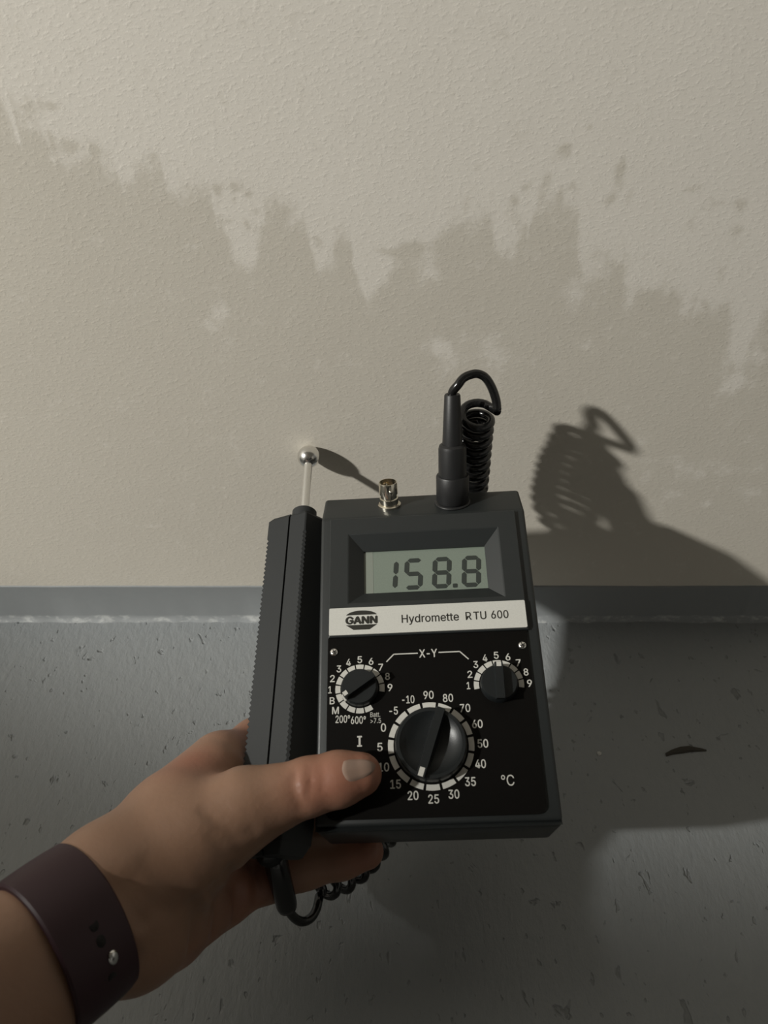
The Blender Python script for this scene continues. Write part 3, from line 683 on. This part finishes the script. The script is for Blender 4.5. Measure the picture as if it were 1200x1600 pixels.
def surface_net(lo, hi, step):
    lo = np.array(lo); n = np.ceil((np.array(hi) - lo) / step).astype(int) + 1
    ax = [lo[k] + step * np.arange(n[k]) for k in range(3)]
    D = np.empty(n)
    for i in range(n[0]):
        g = np.stack(np.meshgrid([ax[0][i]], ax[1], ax[2], indexing='ij'), -1).reshape(-1, 3)
        D[i] = body_sdf(g).reshape(n[1], n[2])
    inside = D < 0
    acc = np.zeros((*(n - 1), 3)); cnt = np.zeros(n - 1)
    cs = [(i, j, k) for i in (0, 1) for j in (0, 1) for k in (0, 1)]
    def cor(A, c): return A[c[0]:n[0]-1+c[0], c[1]:n[1]-1+c[1], c[2]:n[2]-1+c[2]]
    for a in range(8):
        for b in range(a + 1, 8):
            ca, cb = np.array(cs[a]), np.array(cs[b])
            if abs(ca - cb).sum() != 1: continue
            da_, db_ = cor(D, cs[a]), cor(D, cs[b]); x = (da_ < 0) != (db_ < 0)
            t = np.where(x, da_ / np.where(x, da_ - db_, 1), 0)
            for k in range(3): acc[..., k] += np.where(x, ca[k] + t * (cb[k] - ca[k]), 0)
            cnt += x
    act = cnt > 0; vid = -np.ones(n - 1, int); vid[act] = np.arange(act.sum())
    ijk = np.argwhere(act)
    verts = lo + step * (ijk + acc[act] / cnt[act][:, None])
    faces = []
    for k in range(3):
        u, v_ = (k + 1) % 3, (k + 2) % 3
        s0 = [slice(None)] * 3; s1 = [slice(None)] * 3
        s0[k] = slice(0, n[k]-1); s1[k] = slice(1, n[k])
        ch = inside[tuple(s0)] != inside[tuple(s1)]
        e = np.argwhere(ch)
        ok = (e[:, u] > 0) & (e[:, v_] > 0) & (e[:, u] < n[u]-1) & (e[:, v_] < n[v_]-1); e = e[ok]
        flip = inside[tuple(s0)][tuple(e.T)]
        q = []
        for du, dv in ((0, 0), (-1, 0), (-1, -1), (0, -1)):
            c = e.copy(); c[:, u] += du; c[:, v_] += dv; q.append(vid[tuple(c.T)])
        q = np.stack(q, 1); q[~flip] = q[~flip][:, ::-1]
        faces.append(q)
    return verts, np.vstack(faces)
allp = np.array([p for pts, rs, k in HAND for p in pts])
lo = allp.min(0) - .03; hi = allp.max(0) + .03
lo[2] = max(lo[2], .002)
hv, hf = surface_net(lo, hi, .0016)
person = mesh_obj('person', hv.tolist(), [tuple(map(int, f)) for f in hf], M_SKIN, None, True)
tag(person, 'crouching person whose bare hand grips the meter, thumb pressed on its dial panel', 'person')
# redder fingertips and knuckles
fl = np.zeros(len(hv))
for c, r in (((-0.0265, 0.1564, 0.1505), .016), ((-0.0068, 0.1621, 0.1463), .012), ((-0.0094, 0.1615, 0.0723), .016), ((-0.0671, 0.1998, 0.1134), .014), ((-0.0605, 0.1428, 0.0816), .022), ((-0.0905, 0.1033, 0.0906), .02), ((-0.0849, 0.1734, 0.1364), .014)):
    fl += np.exp(-(np.linalg.norm(hv - V3(*c), axis=1) / r) ** 2)
fa = person.data.attributes.new('flush', 'FLOAT', 'POINT'); fa.data.foreach_set('value', np.clip(fl, 0, 1).astype(np.float32))
# thumbnail: a thin shell lying on the end joint
def drop(p, d):
    p = p.copy()
    for _ in range(60):
        s = body_sdf(p[None])[0]; p = p + d * s * .8
        if abs(s) < 1e-5: break
    return p
tb, tt = V3(*(-0.0322, 0.1603, 0.1392)), V3(*(-0.0102, 0.1646, 0.1416))
td = (tt - tb) / np.linalg.norm(tt - tb)
up0 = V3(*(-0.0110, 0.1534, 0.1736)) - V3(*(-0.0121, 0.1651, 0.1422)); up0 /= np.linalg.norm(up0); up0 -= td * (up0 @ td); up0 /= np.linalg.norm(up0); sd = np.cross(td, up0)
nv = []; nf = []; NU, NV = 12, 12
cen = V3(*(-0.0102, 0.1657, 0.1428))
for i in range(NU + 1):
    for j in range(NV + 1):
        u, v_ = 2*i/NU - 1, 2*j/NV - 1
        uu, vv = u * math.sqrt(1 - .38*v_*v_), v_ * math.sqrt(1 - .30*u*u)
        start = cen + td * (uu * .0074) + sd * (math.sin(vv * .95) * .0095) + up0 * (math.cos(vv * .95) * .02)
        ray = -(up0 * math.cos(vv * .95) + sd * math.sin(vv * .95) * .55); ray /= np.linalg.norm(ray)
        s = drop(start, ray); e = max(abs(u), abs(v_))
        nv.append(s - ray * (.00045 if e < .95 else -.0003))
for i in range(NU):
    for j in range(NV):
        a = i*(NV+1) + j; nf.append((a, a+1, a+NV+2, a+NV+1))
nail = mesh_obj('thumbnail', nv, nf, M_NAIL, person, True); nail['label'] = 'pale pinkish thumbnail'
bm = bmesh.new(); bm.from_mesh(nail.data); bmesh.ops.recalc_face_normals(bm, faces=bm.faces)
if sum((f.normal.dot(Vector(up0)) for f in bm.faces)) < 0: bmesh.ops.reverse_faces(bm, faces=bm.faces)
bm.to_mesh(nail.data); bm.free()


# the rest of the crouching person, behind the camera
def cloud(name, chains, mat, step, parent):
    global HAND, CREASES_ON
    keep = HAND, CREASES_ON; HAND, CREASES_ON = chains, []
    P = np.array([p for pts, rs, k in chains for p in pts]); m = max(max(rs) for _, rs, _ in chains) + .03
    v, f = surface_net(P.min(0) - m, P.max(0) + m, step); HAND, CREASES_ON = keep
    v[:, 2] = np.maximum(v[:, 2], .0)
    return mesh_obj(name, v.tolist(), [tuple(map(int, q)) for q in f], mat, parent, True)
M_JACKET = plastic('grey_jacket_cloth', (.30, .30, .29), .9, .1, 300, .0004)  # unseen jacket, pale grey added to bounce fill onto forearm and meter
M_TROUSERS = plastic('dark_trouser_cloth', (.028, .029, .034), .9, .1, 300, .0004)
M_SHOE = plastic('shoe_leather', (.020, .018, .016), .5, .3)
M_HAIR = plastic('brown_hair', (.035, .022, .014), .6, .3, 200, .001)
ad = ARM; ELB = (WR_A + WR_B)/2 + ARM*.17; ELB2 = tuple(ELB + ARM*.07)
cloud('jacket', [
    ([(-.03, -.54, .32), (-.10, -.42, .48), (-.16, -.26, .61)], [.135, .135, .120], .05),
    ([(-.12, -.54, .32), (-.20, -.32, .54)], [.10, .10], .05), ([(.06, -.54, .32), (-.02, -.34, .58)], [.10, .10], .05),
    ([(-.345, -.075, .60), (-.02, -.24, .67)], [.066, .070], .05), ([(-.17, -.18, .68), (-.155, -.14, .73)], [.075, .062], .03),
    ([(-.345, -.075, .60), (-.33, -.12, .40), ELB2, tuple(ELB)], [.058, .043, .046, .045], .015),
    ([(-.02, -.24, .67), (.20, -.30, .47), (.27, -.22, .49)], [.066, .052, .044], .02)], M_JACKET, .012, person)
cloud('trousers', [
    ([(-.13, -.50, .27), (.07, -.50, .27)], [.125, .125], .04),
    ([(-.15, -.48, .28), (-.40, -.20, .41)], [.095, .074], .03), ([(-.40, -.20, .41), (-.41, -.22, .12)], [.072, .062], .02),
    ([(.09, -.48, .28), (.31, -.16, .40)], [.095, .068], .03), ([(.31, -.16, .40), (.32, -.22, .12)], [.066, .055], .02)], M_TROUSERS, .012, person)
for sx, sy in ((-.41, -.21), (.32, -.21)):
    cloud('shoe', [([(sx, sy - .06, .05), (sx - .005, sy + .06, .045), (sx - .01, sy + .13, .032)], [.048, .045, .034], .01), ([(sx, sy - .03, .06), (sx, sy - .02, .12)], [.045, .044], .02)], M_SHOE, .008, person)
cloud('other_hand', [([(.272, -.24, .49), (.28, -.13, .485), (.285, -.09, .475)], [.034, .028, .032], .01)] +
    [([(.285 + dx, -.09, .478), (.287 + dx * 1.5, -.045, .468), (.288 + dx * 1.6, -.02, .445)], [.013, .010, .008], .004) for dx in (-.027, -.009, .009, .027)] +
    [([(.262, -.11, .478), (.238, -.085, .468), (.232, -.06, .455)], [.015, .011, .009], .006)], M_SKIN, .004, person)
cloud('head', [([(-0.150, -0.130, 0.680), (-0.145, -0.100, 0.780)], [.055, .055], .02), ([(-0.140, -0.080, 0.860), (-0.140, -0.100, 0.880)], [.082, .090], .03), ([(-0.140, -0.025, 0.825), (-0.140, -0.035, 0.780)], [.048, .040], .03),
    ([(-0.140, 0.008, 0.845), (-0.140, 0.022, 0.825)], [.009, .012], .008), ([(-0.222, -0.090, 0.855), (-0.226, -0.095, 0.825)], [.016, .012], .006), ([(-0.058, -0.090, 0.855), (-0.054, -0.095, 0.825)], [.016, .012], .006),
    ([(-0.170, 0.000, 0.875), (-0.110, 0.000, 0.875)], [.014, .014], .012), ([(-0.160, 0.008, 0.795), (-0.120, 0.008, 0.795)], [.009, .009], .006)], M_SKIN, .006, person)
cloud('hair', [([(-0.140, -0.095, 0.892), (-0.140, -0.125, 0.880)], [.088, .094], .03), ([(-0.140, -0.170, 0.840), (-0.140, -0.165, 0.800)], [.058, .050], .03)], M_HAIR, .008, person)

# ------------------------------------------------------------------ watch strap around the wrist
wb, vb = WR_A, WR_B; W0 = (wb + vb) / 2; fd = -ARM
wide = vb - wb; wide -= fd * (wide @ fd); wide /= np.linalg.norm(wide); thick = np.cross(fd, wide)
camv = V3(0, 0, .449) - W0
if thick @ camv < 0: thick = -thick
SC = W0 + fd * (-.006)
def strap_surface(ang, s, off):
    dirv = wide * math.cos(ang) + thick * math.sin(ang)
    p = drop(SC + fd * s + dirv * .07, -dirv)
    return p, dirv
NA = 72; secs = [(-.0128, .0003), (-.0128, .0010), (-.0120, .0018), (-.006, .0021), (0, .0022), (.006, .0021), (.0120, .0018), (.0128, .0010), (.0128, .0003)]
sv = []; sf = []
ring_r = []
for i in range(NA):
    p0_, dv = strap_surface(2*math.pi*i/NA, 0, 0); ring_r.append((p0_ - SC) @ dv)
ring_r = np.array(ring_r)
for _ in range(30): ring_r = (np.roll(ring_r, 1) + 2*ring_r + np.roll(ring_r, -1)) / 4
ring_r += .0014
for i in range(NA):
    a = 2*math.pi*i/NA
    dv = wide * math.cos(a) + thick * math.sin(a); rr0 = ring_r[i]
    for s, t in secs: sv.append(SC + fd * s + dv * (rr0 + t))
    for s, t in secs[::-1][1:-1]: sv.append(SC + fd * s + dv * (rr0 - .0006))
ns_ = len(secs) + len(secs) - 2
for i in range(NA):
    for j in range(ns_):
        k, i2 = (j+1) % ns_, (i+1) % NA
        sf.append((i*ns_+j, i*ns_+k, i2*ns_+k, i2*ns_+j))
strap_root = empty('watch_strap', 'dark plum rubber watch strap around the wrist', 'watch strap', Matrix.Translation(Vector(SC)))
band = mesh_obj('band', [np.array(v) - SC for v in sv], sf, M_STRAP, strap_root, True)
bm = bmesh.new(); bm.from_mesh(band.data); bmesh.ops.recalc_face_normals(bm, faces=bm.faces); bm.to_mesh(band.data); bm.free(); auto(band, 40)
def on_strap(name, ang, s, prof, mat, stretch=1.0):
    dv = wide * math.cos(ang) + thick * math.sin(ang); r0 = float(np.interp(ang / (2*math.pi) * NA, np.arange(NA), ring_r)) + .0022
    z = Vector(dv); x = Vector(fd); y = z.cross(x)
    m = Matrix(((x.x, y.x, z.x, 0), (x.y, y.y, z.y, 0), (x.z, y.z, z.z, 0), (0, 0, 0, 1))); m.translation = Vector(fd * s + dv * r0)
    bm = lathe(prof, 20); bmesh.ops.scale(bm, vec=(1, stretch, 1), verts=bm.verts); bmesh.ops.scale(bm, vec=(.001,)*3, verts=bm.verts)
    move(bm, m); return bm_obj(name, bm, mat, strap_root, True, k=1)
for ang in (91, 105, 58): on_strap('adjustment_hole', math.radians(ang), .001, [(1.7, -.4), (1.7, .03), (0, .03)], M_HOLE, 1.3)
pin = on_strap('pin', math.radians(73), .003, [(1.9, -.3), (1.9, .5), (1.2, .9), (0, 1.0)], M_STEEL, 1.5); pin['label'] = 'bright metal fastening pin'

# ------------------------------------------------------------------ scraps on the floor
fx, fy = (0.1930, 0.2563)
bm = bmesh.new(); pts = [(-13, -2.6, 1.2), (-8, -.6, 1.8), (-2, .8, 2.4), (4, 1.6, 2.2), (11, 1.0, 1.2), (14, .6, .6)]
prev = None
for x, y, ww in pts:
    ring = [bm.verts.new(q) for q in ((x, y - ww, 0), (x, y + ww, 0), (x, y + ww*.5, ww*.6), (x, y - ww*.5, ww*.55))]
    if prev:
        for j in range(4): bm.faces.new((prev[j], prev[(j+1) % 4], ring[(j+1) % 4], ring[j]))
    else: bm.faces.new(ring)
    prev = ring
bm.faces.new(prev[::-1])
o = bm_obj('floor_scrap', bm, M_SCRAP); o.location = (fx, fy, .0002)
tag(o, 'thin dark sliver of debris lying on the grey floor right of the meter', 'scrap')
fx, fy = (0.1376, 0.2545)
bm = bmesh.new(); bmesh.ops.create_icosphere(bm, subdivisions=1, radius=1.5)
for q in bm.verts: q.co *= 1 + .25 * math.sin(q.co.x * 5 + q.co.y * 3); q.co.z = max(q.co.z * .7, -.6)
o = bm_obj('paint_crumb', bm, M_CRUMB); o.location = (fx, fy, .0006)
tag(o, 'tiny pale crumb on the grey floor between meter and dark sliver', 'crumb')
